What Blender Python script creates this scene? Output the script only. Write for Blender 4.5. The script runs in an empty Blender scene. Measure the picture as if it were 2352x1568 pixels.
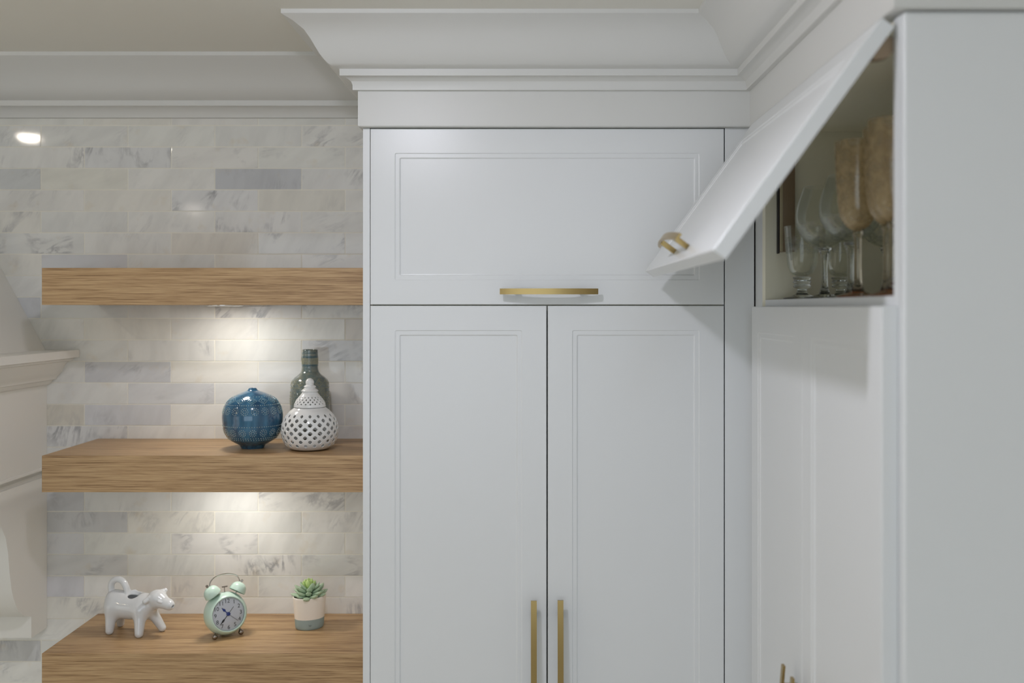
import bpy, bmesh, math, random
import numpy as np
from mathutils import Vector, Matrix, Euler

PI = math.pi
R = math.radians
ZC = 1.867                      # eye height: geometry below is written relative to the eye, mk() adds it
S = bpy.context.scene
COL = S.collection
rnd = random.Random(7)

# ------------------------------------------------------------------ camera
cd = bpy.data.cameras.new('camera'); cam = bpy.data.objects.new('camera', cd); COL.objects.link(cam)
S.camera = cam
cam.location = (0, 0, ZC); cam.rotation_euler = (PI/2, 0, 0)
cd.sensor_fit = 'HORIZONTAL'; cd.sensor_width = 36.0; cd.lens = 2287/2352*36.0
cd.shift_x = -39/2352; cd.shift_y = -78/2352
cd.clip_start = .02
cd.dof.use_dof = True; cd.dof.focus_distance = 2.06; cd.dof.aperture_fstop = 2.2

# ------------------------------------------------------------------ world, lights, exposure
W = bpy.data.worlds.new('world'); S.world = W; W.use_nodes = True
W.node_tree.nodes['Background'].inputs[0].default_value = (.80, .90, 1.0, 1)
W.node_tree.nodes['Background'].inputs[1].default_value = .3
vs = S.view_settings
vs.view_transform = 'Standard'; vs.look = 'None'; vs.gamma = 1; vs.use_curve_mapping = False
vs.exposure = 0.06
S.cycles.max_bounces = 8; S.cycles.diffuse_bounces = 5; S.cycles.glossy_bounces = 4
S.cycles.transparent_max_bounces = 24; S.cycles.transmission_bounces = 8
S.cycles.caustics_reflective = False; S.cycles.caustics_refractive = False
S.cycles.sample_clamp_indirect = 4.0

def area(name, loc, rot, size, size_y, power, color, shape='RECTANGLE', spread=PI):
    l = bpy.data.lights.new(name, 'AREA'); l.shape = shape; l.size = size
    if shape in ('RECTANGLE', 'ELLIPSE'): l.size_y = size_y
    l.energy = power; l.color = color; l.spread = spread
    o = bpy.data.objects.new(name, l); COL.objects.link(o)
    o.location = (loc[0], loc[1], loc[2]+ZC); o.rotation_euler = rot
    return o
H_CEIL = .5684
LEFT = area('added_side_fill', (-3.24, -.1, -.7), (0, -PI/2, 0), 1.9, 2.8, 10.5, (1.05, .95, .80))  # added side daylight, brightens the ceiling and the open cabinet's interior
WIN = area('window_daylight', (-.7, -2.38, -.25), (PI/2, 0, 0), 2.6, 1.5, 16.5, (.88, 1.0, 1.12))
CANS = [(-.33, 1.08), (-1.63, 1.48), (-.38, -.9), (-1.9, -.9), (.3, -.2), (-2.7, .4)]
CAN_POW = [11.0, 4.6, .4, .4, 2.6, 2.6]
CAN_COL = [(.95, .95, 1.06, 1), (1, .90, .76, 1), (1, .9, .8, 1), (1, .9, .8, 1), (.75, .95, 1.25, 1), (1, .82, .58, 1)]
PUCKS = [(-.680, 2.229, .0055), (-.680, 2.229, -.3876), (-.680, 2.229, -.8038)]
PUCK_POW = .50

# ------------------------------------------------------------------ materials
MATS = {}
def nodes(name):
    m = bpy.data.materials.new(name); m.use_nodes = True
    nt = m.node_tree
    return m, nt, nt.nodes['Principled BSDF']
def srgb(c):
    return tuple(((v/255)/12.92 if v/255 <= .04045 else ((v/255+.055)/1.055)**2.4) for v in c) + (1,)
def paint(name, rgb, rough=.4, metal=0, spec=.5, bump=0, bscale=200, coat=0, vary=0):
    m, nt, b = nodes(name)
    b.inputs['Base Color'].default_value = srgb(rgb); b.inputs['Roughness'].default_value = rough
    b.inputs['Metallic'].default_value = metal; b.inputs['Specular IOR Level'].default_value = spec
    b.inputs['Coat Weight'].default_value = coat; b.inputs['Coat Roughness'].default_value = .05
    tc = nt.nodes.new('ShaderNodeTexCoord'); n = nt.nodes.new('ShaderNodeTexNoise')
    n.inputs['Scale'].default_value = bscale; nt.links.new(tc.outputs['Object'], n.inputs['Vector'])
    if bump:
        bp = nt.nodes.new('ShaderNodeBump'); bp.inputs['Strength'].default_value = bump; bp.inputs['Distance'].default_value = .001
        nt.links.new(n.outputs['Fac'], bp.inputs['Height']); nt.links.new(bp.outputs['Normal'], b.inputs['Normal'])
    if vary:
        n2 = nt.nodes.new('ShaderNodeTexNoise'); n2.inputs['Scale'].default_value = bscale*.2
        nt.links.new(tc.outputs['Object'], n2.inputs['Vector'])
        cr = nt.nodes.new('ShaderNodeValToRGB')
        c = srgb(rgb); cr.color_ramp.elements[0].position = .3; cr.color_ramp.elements[1].position = .7
        cr.color_ramp.elements[0].color = tuple(v*(1-vary) for v in c[:3])+(1,)
        cr.color_ramp.elements[1].color = tuple(min(1, v*(1+vary)) for v in c[:3])+(1,)
        nt.links.new(n2.outputs['Fac'], cr.inputs['Fac']); nt.links.new(cr.outputs['Color'], b.inputs['Base Color'])
    MATS[name] = m; return m

M_white = paint('white cabinet lacquer', (227, 229, 230), .30, bump=.02, bscale=400)
M_inside = paint('white carcass melamine', (250, 245, 222), .45)
M_crown = paint('white crown paint', (216, 216, 213), .38, bump=.03, bscale=120)
M_hood = paint('warm white hood paint', (227, 225, 219), .42, bump=.03, bscale=120)
M_ceil = paint('ceiling paint', (232, 230, 222), .9, bump=.1, bscale=300)
M_wall = paint('wall paint', (226, 224, 218), .9)
M_floor = paint('pale stone floor', (224, 220, 212), .45, vary=.05, bscale=8)
M_grout = paint('grout', (236, 232, 220), .9, bump=.2, bscale=900)
M_brass = paint('brushed brass', (172, 148, 98), .28, metal=1, bump=.05, bscale=700)
M_chrome = paint('chrome', (215, 215, 215), .08, metal=1)
M_steel = paint('dark chrome', (150, 140, 132), .22, metal=1)
M_mech = paint('bronze hinge cover', (150, 130, 106), .35, metal=.3)
M_strip = paint('pale bronze strip', (190, 178, 146), .35)
M_dark = paint('dark gap', (34, 31, 30), .6)
M_porc = paint('white porcelain', (212, 214, 216), .10, coat=.6)
M_porc2 = paint('white pierced porcelain', (224, 225, 225), .12, coat=.5)
M_mint = paint('mint enamel', (198, 222, 208), .30, coat=.25)
M_dial = paint('dial', (236, 236, 238), .6)
M_stamp = paint('faded stamp', (112, 122, 122), .6)
M_num = paint('numeral print', (84, 84, 82), .6)
M_black = paint('black hand', (22, 22, 26), .4)
M_blue = paint('blue hand', (34, 60, 140), .3)
M_olive = paint('olive hand', (98, 98, 82), .4)
M_pot = paint('cream pot', (240, 231, 219), .55, bump=.05, bscale=300)
M_potg = paint('blue grey pot', (152, 168, 166), .6, bump=.1, bscale=300)
M_soil = paint('gravel', (120, 96, 74), .9, vary=.5, bscale=900, bump=.6)
M_leaf = paint('succulent leaf', (172, 194, 164), .45, vary=.18, bscale=180)
M_leafg = paint('young succulent leaf', (182, 208, 130), .45, vary=.12, bscale=180)
M_amberbase = paint('amber glass foot', (150, 84, 48), .15, coat=.5)

def m_blueglaze():
    m, nt, b = nodes('blue glaze')
    tc = nt.nodes.new('ShaderNodeTexCoord'); n = nt.nodes.new('ShaderNodeTexNoise')
    mp = nt.nodes.new('ShaderNodeMapping'); mp.inputs['Scale'].default_value = (60, 60, 14)
    nt.links.new(tc.outputs['Object'], mp.inputs[0]); nt.links.new(mp.outputs[0], n.inputs['Vector'])
    n.inputs['Scale'].default_value = 1; n.inputs['Detail'].default_value = 5
    cr = nt.nodes.new('ShaderNodeValToRGB')
    cr.color_ramp.elements[0].position = .3; cr.color_ramp.elements[0].color = srgb((26, 66, 98))
    cr.color_ramp.elements[1].position = .75; cr.color_ramp.elements[1].color = srgb((66, 120, 152))
    nt.links.new(n.outputs['Fac'], cr.inputs['Fac']); nt.links.new(cr.outputs['Color'], b.inputs['Base Color'])
    b.inputs['Roughness'].default_value = .10; b.inputs['Coat Weight'].default_value = .6
    return m
M_bglaze = m_blueglaze()
def m_greyglaze():
    m, nt, b = nodes('grey green glaze')
    tc = nt.nodes.new('ShaderNodeTexCoord'); n = nt.nodes.new('ShaderNodeTexNoise')
    n.inputs['Scale'].default_value = 70; n.inputs['Detail'].default_value = 8; n.inputs['Roughness'].default_value = .7
    nt.links.new(tc.outputs['Object'], n.inputs['Vector'])
    cr = nt.nodes.new('ShaderNodeValToRGB')
    cr.color_ramp.elements[0].position = .36; cr.color_ramp.elements[0].color = srgb((82, 100, 102))
    cr.color_ramp.elements[1].position = .66; cr.color_ramp.elements[1].color = srgb((122, 124, 110))
    nt.links.new(n.outputs['Fac'], cr.inputs['Fac']); nt.links.new(cr.outputs['Color'], b.inputs['Base Color'])
    b.inputs['Roughness'].default_value = .13; b.inputs['Coat Weight'].default_value = .6
    return m
M_gglaze = m_greyglaze()
M_bead = paint('pale glaze bead', (176, 194, 188), .2, coat=.4)
M_bead2 = paint('tan glaze line', (150, 148, 122), .2, coat=.4)
M_bteal = paint('teal glaze line', (58, 92, 104), .2, coat=.4)
M_bead3 = paint('blue glaze line', (120, 154, 166), .2, coat=.4)
M_clay = paint('bare clay', (170, 120, 88), .8)

def m_oak():
    m, nt, b = nodes('oak veneer'); L = nt.links.new
    tc = nt.nodes.new('ShaderNodeTexCoord')
    def noise(scale, detail, rough):
        mp = nt.nodes.new('ShaderNodeMapping'); mp.inputs['Scale'].default_value = scale
        L(tc.outputs['Object'], mp.inputs[0]); n = nt.nodes.new('ShaderNodeTexNoise')
        n.inputs['Scale'].default_value = 1; n.inputs['Detail'].default_value = detail; n.inputs['Roughness'].default_value = rough
        L(mp.outputs[0], n.inputs['Vector']); return n
    a = noise((12, 340, 520), 5, .6); c = noise((2.2, 60, 110), 3, .5); d = noise((26, 500, 700), 2, .5)
    mx = nt.nodes.new('ShaderNodeMath'); mx.operation = 'MULTIPLY_ADD'; mx.inputs[1].default_value = .62
    L(a.outputs['Fac'], mx.inputs[0])
    m2 = nt.nodes.new('ShaderNodeMath'); m2.operation = 'MULTIPLY'; m2.inputs[1].default_value = .25
    L(c.outputs['Fac'], m2.inputs[0]); L(m2.outputs[0], mx.inputs[2])
    m3 = nt.nodes.new('ShaderNodeMath'); m3.operation = 'MULTIPLY_ADD'; m3.inputs[1].default_value = .13
    L(d.outputs['Fac'], m3.inputs[0]); L(mx.outputs[0], m3.inputs[2])
    cr = nt.nodes.new('ShaderNodeValToRGB'); e = cr.color_ramp.elements
    e[0].position = .39; e[0].color = srgb((136, 104, 70))
    e[1].position = .62; e[1].color = srgb((198, 166, 124))
    e2 = cr.color_ramp.elements.new(.47); e2.color = srgb((171, 138, 98))
    L(m3.outputs[0], cr.inputs['Fac']); L(cr.outputs['Color'], b.inputs['Base Color'])
    b.inputs['Roughness'].default_value = .42
    bp = nt.nodes.new('ShaderNodeBump'); bp.inputs['Strength'].default_value = .15; bp.inputs['Distance'].default_value = .0006
    L(a.outputs['Fac'], bp.inputs['Height']); L(bp.outputs['Normal'], b.inputs['Normal'])
    return m
M_oak = m_oak()

def m_marble():
    m, nt, b = nodes('marble tile'); L = nt.links.new
    tc = nt.nodes.new('ShaderNodeTexCoord'); oi = nt.nodes.new('ShaderNodeObjectInfo')
    off = nt.nodes.new('ShaderNodeVectorMath'); off.operation = 'SCALE'; off.inputs[0].default_value = (37, 91, 53)
    L(oi.outputs['Random'], off.inputs['Scale'])
    ad = nt.nodes.new('ShaderNodeVectorMath'); ad.operation = 'ADD'
    L(tc.outputs['Object'], ad.inputs[0]); L(off.outputs[0], ad.inputs[1])
    rot = nt.nodes.new('ShaderNodeVectorRotate'); rot.rotation_type = 'Y_AXIS'
    mr = nt.nodes.new('ShaderNodeMath'); mr.operation = 'MULTIPLY_ADD'; mr.inputs[1].default_value = 1.6; mr.inputs[2].default_value = .1
    L(oi.outputs['Random'], mr.inputs[0]); L(mr.outputs[0], rot.inputs['Angle']); L(ad.outputs[0], rot.inputs['Vector'])
    mp = nt.nodes.new('ShaderNodeMapping'); mp.inputs['Scale'].default_value = (9, 20, 28); L(rot.outputs[0], mp.inputs[0])
    n1 = nt.nodes.new('ShaderNodeTexNoise'); n1.inputs['Scale'].default_value = 1; n1.inputs['Detail'].default_value = 7
    n1.inputs['Roughness'].default_value = .62; n1.inputs['Distortion'].default_value = .7; L(mp.outputs[0], n1.inputs['Vector'])
    # thin ridges where the noise crosses its middle
    s = nt.nodes.new('ShaderNodeMath'); s.operation = 'SUBTRACT'; s.inputs[1].default_value = .5; L(n1.outputs['Fac'], s.inputs[0])
    ab = nt.nodes.new('ShaderNodeMath'); ab.operation = 'ABSOLUTE'; L(s.outputs[0], ab.inputs[0])
    rg = nt.nodes.new('ShaderNodeMapRange'); rg.inputs['From Min'].default_value = 0; rg.inputs['From Max'].default_value = .075
    rg.inputs['To Min'].default_value = 1; rg.inputs['To Max'].default_value = 0; L(ab.outputs[0], rg.inputs['Value'])
    # patchy mask
    n2 = nt.nodes.new('ShaderNodeTexNoise'); n2.inputs['Scale'].default_value = 15; n2.inputs['Detail'].default_value = 3; L(ad.outputs[0], n2.inputs['Vector'])
    mk_ = nt.nodes.new('ShaderNodeMapRange'); mk_.inputs['From Min'].default_value = .50; mk_.inputs['From Max'].default_value = .68; L(n2.outputs['Fac'], mk_.inputs['Value'])
    ml = nt.nodes.new('ShaderNodeMath'); ml.operation = 'MULTIPLY'; L(rg.outputs[0], ml.inputs[0]); L(mk_.outputs[0], ml.inputs[1])
    va = nt.nodes.new('ShaderNodeMath'); va.operation = 'MULTIPLY'; L(ml.outputs[0], va.inputs[0]); L(oi.outputs['Alpha'], va.inputs[1])
    # soft cloud
    n3 = nt.nodes.new('ShaderNodeTexNoise'); n3.inputs['Scale'].default_value = 1; n3.inputs['Detail'].default_value = 5; L(mp.outputs[0], n3.inputs['Vector'])
    cl = nt.nodes.new('ShaderNodeMapRange'); cl.inputs['From Min'].default_value = .40; cl.inputs['From Max'].default_value = .75
    cl.inputs['To Min'].default_value = 1.03; cl.inputs['To Max'].default_value = .90; L(n3.outputs['Fac'], cl.inputs['Value'])
    bc = nt.nodes.new('ShaderNodeVectorMath'); bc.operation = 'SCALE'; L(oi.outputs['Color'], bc.inputs[0]); L(cl.outputs[0], bc.inputs['Scale'])
    mix = nt.nodes.new('ShaderNodeMix'); mix.data_type = 'RGBA'
    L(va.outputs[0], mix.inputs[0]); L(bc.outputs[0], mix.inputs[6]); mix.inputs[7].default_value = srgb((156, 156, 159))
    # warm spots
    n4 = nt.nodes.new('ShaderNodeTexNoise'); n4.inputs['Scale'].default_value = 22; n4.inputs['Detail'].default_value = 3
    o2 = nt.nodes.new('ShaderNodeVectorMath'); o2.operation = 'ADD'; o2.inputs[1].default_value = (5, 9, 2); L(ad.outputs[0], o2.inputs[0]); L(o2.outputs[0], n4.inputs['Vector'])
    r4 = nt.nodes.new('ShaderNodeMapRange'); r4.inputs['From Min'].default_value = .62; r4.inputs['From Max'].default_value = .8; r4.inputs['To Max'].default_value = .35; L(n4.outputs['Fac'], r4.inputs['Value'])
    mix2 = nt.nodes.new('ShaderNodeMix'); mix2.data_type = 'RGBA'
    L(r4.outputs[0], mix2.inputs[0]); L(mix.outputs[2], mix2.inputs[6]); mix2.inputs[7].default_value = srgb((205, 186, 152))
    L(mix2.outputs[2], b.inputs['Base Color'])
    b.inputs['Roughness'].default_value = .06
    return m
M_tile = m_marble()

def thin_glass(name, tint, gloss=.5, rough=.02, body=.0, body_col=(200, 200, 200), edge=.55, noise=None):
    m, nt, b = nodes(name); L = nt.links.new
    out = nt.nodes['Material Output']; nt.nodes.remove(b)
    tr = nt.nodes.new('ShaderNodeBsdfTransparent'); tr.inputs[0].default_value = tint
    gl = nt.nodes.new('ShaderNodeBsdfGlossy'); gl.inputs['Roughness'].default_value = rough; gl.inputs[0].default_value = (.95, .97, .95, 1)
    lw = nt.nodes.new('ShaderNodeLayerWeight'); lw.inputs[0].default_value = edge
    mu = nt.nodes.new('ShaderNodeMath'); mu.operation = 'MULTIPLY'; mu.inputs[1].default_value = gloss
    L(lw.outputs['Fresnel'], mu.inputs[0])
    mx = nt.nodes.new('ShaderNodeMixShader'); L(mu.outputs[0], mx.inputs[0]); L(tr.outputs[0], mx.inputs[1]); L(gl.outputs[0], mx.inputs[2])
    last = mx
    if body:
        df = nt.nodes.new('ShaderNodeBsdfDiffuse'); df.inputs[0].default_value = srgb(body_col)
        tl = nt.nodes.new('ShaderNodeBsdfTranslucent'); tl.inputs[0].default_value = srgb(body_col)
        m2 = nt.nodes.new('ShaderNodeMixShader'); m2.inputs[0].default_value = .5; L(df.outputs[0], m2.inputs[1]); L(tl.outputs[0], m2.inputs[2])
        m3 = nt.nodes.new('ShaderNodeMixShader'); m3.inputs[0].default_value = body
        if noise:
            tc = nt.nodes.new('ShaderNodeTexCoord'); n = nt.nodes.new('ShaderNodeTexNoise'); n.inputs['Scale'].default_value = noise[0]; n.inputs['Detail'].default_value = 4
            L(tc.outputs['Object'], n.inputs['Vector']); r = nt.nodes.new('ShaderNodeMapRange')
            r.inputs['From Min'].default_value = .42; r.inputs['From Max'].default_value = .62
            r.inputs['To Min'].default_value = noise[1]; r.inputs['To Max'].default_value = body
            L(n.outputs['Fac'], r.inputs['Value']); L(r.outputs[0], m3.inputs[0])
        L(mx.outputs[0], m3.inputs[1]); L(m2.outputs[0], m3.inputs[2]); last = m3
    L(last.outputs[0], out.inputs['Surface'])
    return m
M_glass = thin_glass('clear stemware glass', (.985, .99, .98, 1), .38, edge=.35)
M_etch = thin_glass('etched glass', (.98, .985, .975, 1), .3, edge=.35, body=.30, body_col=(225, 225, 222), noise=(90, .0))
M_lens = thin_glass('clock lens', (.93, .94, .96, 1), .6, edge=.3)
M_amber = thin_glass('frosted amber glass', (.965, .93, .87, 1), .4, rough=.12, body=.5, body_col=(250, 230, 188), noise=(70, .26))
M_goldstem = thin_glass('gold tinted stem glass', (.93, .86, .70, 1), .8)
def m_solid_glass(name, col):
    m, nt, b = nodes(name)
    b.inputs['Base Color'].default_value = col; b.inputs['Transmission Weight'].default_value = 1; b.inputs['Specular IOR Level'].default_value = .7; b.inputs['Roughness'].default_value = .02
    b.inputs['IOR'].default_value = 1.45
    return m
M_sglass = m_solid_glass('solid clear glass', (.95, .98, .95, 1))
M_sgold = m_solid_glass('solid gold glass', (.98, .88, .70, 1))
def m_emit(name, col, s):
    m, nt, b = nodes(name)
    b.inputs['Emission Color'].default_value = col; b.inputs['Emission Strength'].default_value = s
    return m
M_puck = m_emit('puck diffuser', (1, .92, .80, 1), 6)

# ------------------------------------------------------------------ mesh helpers
ORG = {}
def tag(o, label=None, cat=None, group=None, kind=None):
    if label: o['label'] = label
    if cat: o['category'] = cat
    if group: o['group'] = group
    if kind: o['kind'] = kind
    return o
def smooth(me, angle=35):
    me.shade_smooth()
    try: me.set_sharp_from_angle(angle=R(angle))
    except Exception: pass
def mk(name, verts, faces, mat, parent=None, local=False, sm=True, ang=35, origin=None, fix=True, wn=False):
    """one mesh object; verts relative to the eye unless local=True (then in the parent's frame)"""
    if parent is not None:
        org = Vector((0, 0, 0)) if local else ORG[parent.name]
    elif origin is not None:
        org = Vector(origin)
    else:
        a = np.array([tuple(v) for v in verts]); org = Vector(((a[:, 0].min()+a[:, 0].max())/2, (a[:, 1].min()+a[:, 1].max())/2, a[:, 2].min()))
    me = bpy.data.meshes.new(name)
    me.from_pydata([tuple(Vector(v)-org) for v in verts], [], [tuple(f) for f in faces]); me.update()
    if fix:
        bm = bmesh.new(); bm.from_mesh(me); bmesh.ops.recalc_face_normals(bm, faces=bm.faces[:]); bm.to_mesh(me); bm.free()
    if sm: smooth(me, ang)
    me.materials.append(mat)
    o = bpy.data.objects.new(name, me); COL.objects.link(o)
    if wn: w_ = o.modifiers.new('weighted normals', 'WEIGHTED_NORMAL'); w_.keep_sharp = True; w_.weight = 100
    if parent is not None: o.parent = parent; ORG[o.name] = org
    else: o.location = org+Vector((0, 0, ZC)); ORG[o.name] = org
    return o
def thing(name, loc, label, cat, group=None, rot=(0, 0, 0)):
    o = bpy.data.objects.new(name, None); COL.objects.link(o); o.empty_display_size = .02
    o.location = (loc[0], loc[1], loc[2]+ZC); o.rotation_euler = rot
    ORG[o.name] = Vector(loc); return tag(o, label, cat, group)
def boxg(x0, x1, y0, y1, z0, z1, bev=.0):
    bm = bmesh.new()
    bmesh.ops.create_cube(bm, size=1)
    for v in bm.verts:
        v.co = Vector((x0+(v.co.x+.5)*(x1-x0), y0+(v.co.y+.5)*(y1-y0), z0+(v.co.z+.5)*(z1-z0)))
    if bev: bmesh.ops.bevel(bm, geom=bm.edges[:], offset=bev, segments=2, affect='EDGES', profile=.7)
    vs_ = [v.co.copy() for v in bm.verts]; bm.verts.index_update()
    fs = [[v.index for v in f.verts] for f in bm.faces]; bm.free()
    return vs_, fs
def join(*gs):
    V, F = [], []
    for v, f in gs:
        n = len(V); V += list(v); F += [[i+n for i in q] for q in f]
    return V, F
def xf(g, M): return [M @ Vector(v) for v in g[0]], g[1]
def box(name, x0, x1, y0, y1, z0, z1, mat, parent=None, bev=.0, **k):
    v, f = boxg(x0, x1, y0, y1, z0, z1, bev); return mk(name, v, f, mat, parent, ang=91, wn=bev > 0, **k) if bev > 0 else mk(name, v, f, mat, parent, sm=False, **k)
def lathe(prof, seg=48, c=(0, 0, 0), axis='Z', sx=1, sy=1):
    V, F = [], []
    n = len(prof)
    for r, h in prof:
        for k in range(seg):
            a = 2*PI*k/seg; x, y = r*math.cos(a)*sx, r*math.sin(a)*sy
            V.append(Vector((c[0]+x, c[1]+y, c[2]+h)) if axis == 'Z' else Vector((c[0]+x, c[1]+h, c[2]+y)))
    for j in range(n-1):
        for k in range(seg):
            F.append([j*seg+k, j*seg+(k+1) % seg, (j+1)*seg+(k+1) % seg, (j+1)*seg+k])
    if prof[0][0] > 1e-6: F.append([k for k in range(seg)][::-1]) if False else None
    F = [f for f in F if f]
    return V, F
def cap(g, seg, row, flip=False):
    V, F = g; b = row*seg; f = [b+k for k in range(seg)]
    return V, F+[f[::-1] if flip else f]
def smoothprof(pts, n=6):
    """Catmull-Rom through profile points"""
    P = [pts[0]]+list(pts)+[pts[-1]]; out = []
    for i in range(1, len(P)-2):
        for k in range(n):
            t = k/n; a = []
            for d in (0, 1):
                p0, p1, p2, p3 = P[i-1][d], P[i][d], P[i+1][d], P[i+2][d]
                a.append(.5*((2*p1)+(-p0+p2)*t+(2*p0-5*p1+4*p2-p3)*t*t+(-p0+3*p1-3*p2+p3)*t**3))
            out.append((max(a[0], 0), a[1]))
    out.append(pts[-1]); return out
def tube(path, rad, seg=10, closed=False, flat=1.0, up=None):
    V, F = [], []; P = [Vector(p) for p in path]; n = len(P)
    for i, p in enumerate(P):
        t = (P[(i+1) % n]-P[i-1]) if closed else (P[min(i+1, n-1)]-P[max(i-1, 0)])
        t.normalize(); u = Vector(up) if up else (Vector((0, 0, 1)) if abs(t.z) < .9 else Vector((1, 0, 0)))
        a = t.cross(u).normalized(); b = a.cross(t).normalized()
        r = rad[i] if isinstance(rad, (list, tuple)) else rad
        for k in range(seg):
            g = 2*PI*k/seg; V.append(p+a*(math.cos(g)*r*flat)+b*(math.sin(g)*r))
    for i in range(n if closed else n-1):
        for k in range(seg):
            j = (i+1) % n
            F.append([i*seg+k, i*seg+(k+1) % seg, j*seg+(k+1) % seg, j*seg+k])
    if not closed:
        F.append(list(range(seg))); F.append([(n-1)*seg+k for k in range(seg)])
    return V, F
def sphere(c, r, seg=12, rings=8, sx=1, sy=1, sz=1):
    pr = [(r*math.sin(PI*j/rings)+1e-7, -r*math.cos(PI*j/rings)*sz) for j in range(rings+1)]
    g = lathe(pr, seg, (0, 0, 0), sx=sx, sy=sy)
    return [Vector(c)+v for v in g[0]], g[1]
def rrect(x0, x1, z0, z1, r, y, n=3):
    out = []
    for cx, cz, a0 in ((x1-r, z1-r, 0), (x0+r, z1-r, 90), (x0+r, z0+r, 180), (x1-r, z0+r, 270)):
        for k in range(n+1):
            a = R(a0+90*k/n); out.append(Vector((cx+r*math.cos(a), y, cz+r*math.sin(a))))
    return out
def panel_door(w, h, t=.020, fw=.050, z0=None):
    """door in its own frame: x 0..w, z 0..-h, front face at y=0 looking to -y, routed inner panel"""
    rings = []
    for ins, y, r in ((0, t, .0006), (0, .0012, .0008), (.0012, 0, .0012), (fw, 0, .0032), (fw+.0007, .0010, .003), (fw+.0018, .0014, .003),
                      (fw+.0090, .0014, .0028), (fw+.0100, .0018, .0026), (fw+.0110, .0034, .0024), (fw+.0122, .0037, .0020)):
        rings.append(rrect(ins, w-ins, -h+ins, -ins, r, y))
    V = [v for rg in rings for v in rg]; m = len(rings[0]); F = []
    for j in range(len(rings)-1):
        for k in range(m): F.append([j*m+k, j*m+(k+1) % m, (j+1)*m+(k+1) % m, (j+1)*m+k])
    F.append([(len(rings)-1)*m+k for k in range(m)]); F.append(list(range(m)))
    return V, F
def bar_handle(L, post, vertical=False, stand=.021, sag=.011, wd=.0118, th=.0042):
    """bowed flat bar on two posts; centre at origin on the door face, sticks out to -y"""
    V, F = [], []; n = 24
    for i in range(n+1):
        s = -1+2*i/n; y = -(stand+sag*(1-s*s)); x = s*L/2
        for dy, dz in ((0, -1), (0, 1), (-th, 1), (-th, -1)):
            V.append(Vector((x, y+dy, dz*wd/2)))
    for i in range(n):
        for k in range(4): F.append([i*4+k, i*4+(k+1) % 4, (i+1)*4+(k+1) % 4, (i+1)*4+k])
    F.append([0, 1, 2, 3]); F.append([n*4+k for k in range(4)])
    g = (V, F)
    for sgn in (-1, 1):
        s = post*2/L
        yy = -(stand+sag*(1-s*s))
        g = join(g, boxg(sgn*post-.0045, sgn*post+.0045, yy-.001, .0, -.0042, .0042, .0008))
    if vertical: g = xf(g, Matrix.Rotation(PI/2, 4, 'Y'))
    return g
def sweep(name, path, prof, mat, closed_prof=True, label=None, kind='structure'):
    """moulding: path = [(x,y)...] walked with the room on the LEFT; prof = [(outward, z)]"""
    P = [Vector((p[0], p[1])) for p in path]; n = len(P); V, F = [], []; m = len(prof)
    for i in range(n):
        d0 = (P[i]-P[i-1]).normalized() if i else None; d1 = (P[i+1]-P[i]).normalized() if i < n-1 else None
        n0 = Vector((-d0.y, d0.x)) if d0 else None; n1 = Vector((-d1.y, d1.x)) if d1 else None
        if n0 is None: mv = n1
        elif n1 is None: mv = n0
        else: mv = (n0+n1)/(1+n0.dot(n1))
        for p, z in prof: V.append(Vector((P[i].x+mv.x*p, P[i].y+mv.y*p, z)))
    for i in range(n-1):
        for k in range(m if closed_prof else m-1):
            k2 = (k+1) % m; F.append([i*m+k, i*m+k2, (i+1)*m+k2, (i+1)*m+k])
    if closed_prof: F.append(list(range(m))); F.append([(n-1)*m+k for k in range(m)])
    o = mk(name, V, F, mat, ang=28)
    if kind: o['kind'] = kind
    return o

# ------------------------------------------------------------------ room shell
YW = 2.363          # tile face of the back wall
XR = .80            # right wall
XL, YF = -3.3, -2.5
def st(name, *a, **k): return tag(box(name, *a, **k), kind='structure')
WALLB = st('wall_back', XL-.1, XR+.1, YW+.0009, YW+.12, -ZC, H_CEIL, M_grout)
st('wall_right', XR, XR+.1, YF, YW+.0016, -ZC, H_CEIL, M_wall)
WL = mk('wall_left', *join(boxg(XL-.1, XL, YF, -1.6, -ZC, H_CEIL), boxg(XL-.1, XL, 1.4, YW+.0016, -ZC, H_CEIL), boxg(XL-.1, XL, -1.6, 1.4, -ZC, -1.75), boxg(XL-.1, XL, -1.6, 1.4, .30, H_CEIL)), M_wall, sm=False); WL['kind'] = 'structure'
FR = mk('wall_front', *join(boxg(XL-.1, -2.1, YF-.1, YF, -ZC, H_CEIL), boxg(.7, XR+.1, YF-.1, YF, -ZC, H_CEIL),
     boxg(-2.1, .7, YF-.1, YF, -ZC, -1.05), boxg(-2.1, .7, YF-.1, YF, .50, H_CEIL)), M_wall, sm=False); FR['kind'] = 'structure'
st('floor', XL-.1, XR+.1, YF-.1, YW+.12, -ZC-.1, -ZC, M_floor)
st('ceiling', XL-.1, XR+.1, YF-.1, YW+.12, H_CEIL, H_CEIL+.1, M_ceil)
wf = mk('window_1', *join(boxg(-2.1, .7, YF-.07, YF-.01, -1.05, -1.0), boxg(-2.1, .7, YF-.07, YF-.01, .45, .5), boxg(-2.1, -2.05, YF-.07, YF-.01, -1.0, .45),
     boxg(.65, .7, YF-.07, YF-.01, -1.0, .45), boxg(-.725, -.675, YF-.07, YF-.01, -1.0, .45)), M_crown, sm=False); wf['kind'] = 'structure'
mk('pane', *boxg(-2.05, .65, YF-.045, YF-.04, -1.0, .45), M_glass, wf, sm=False)

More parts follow.
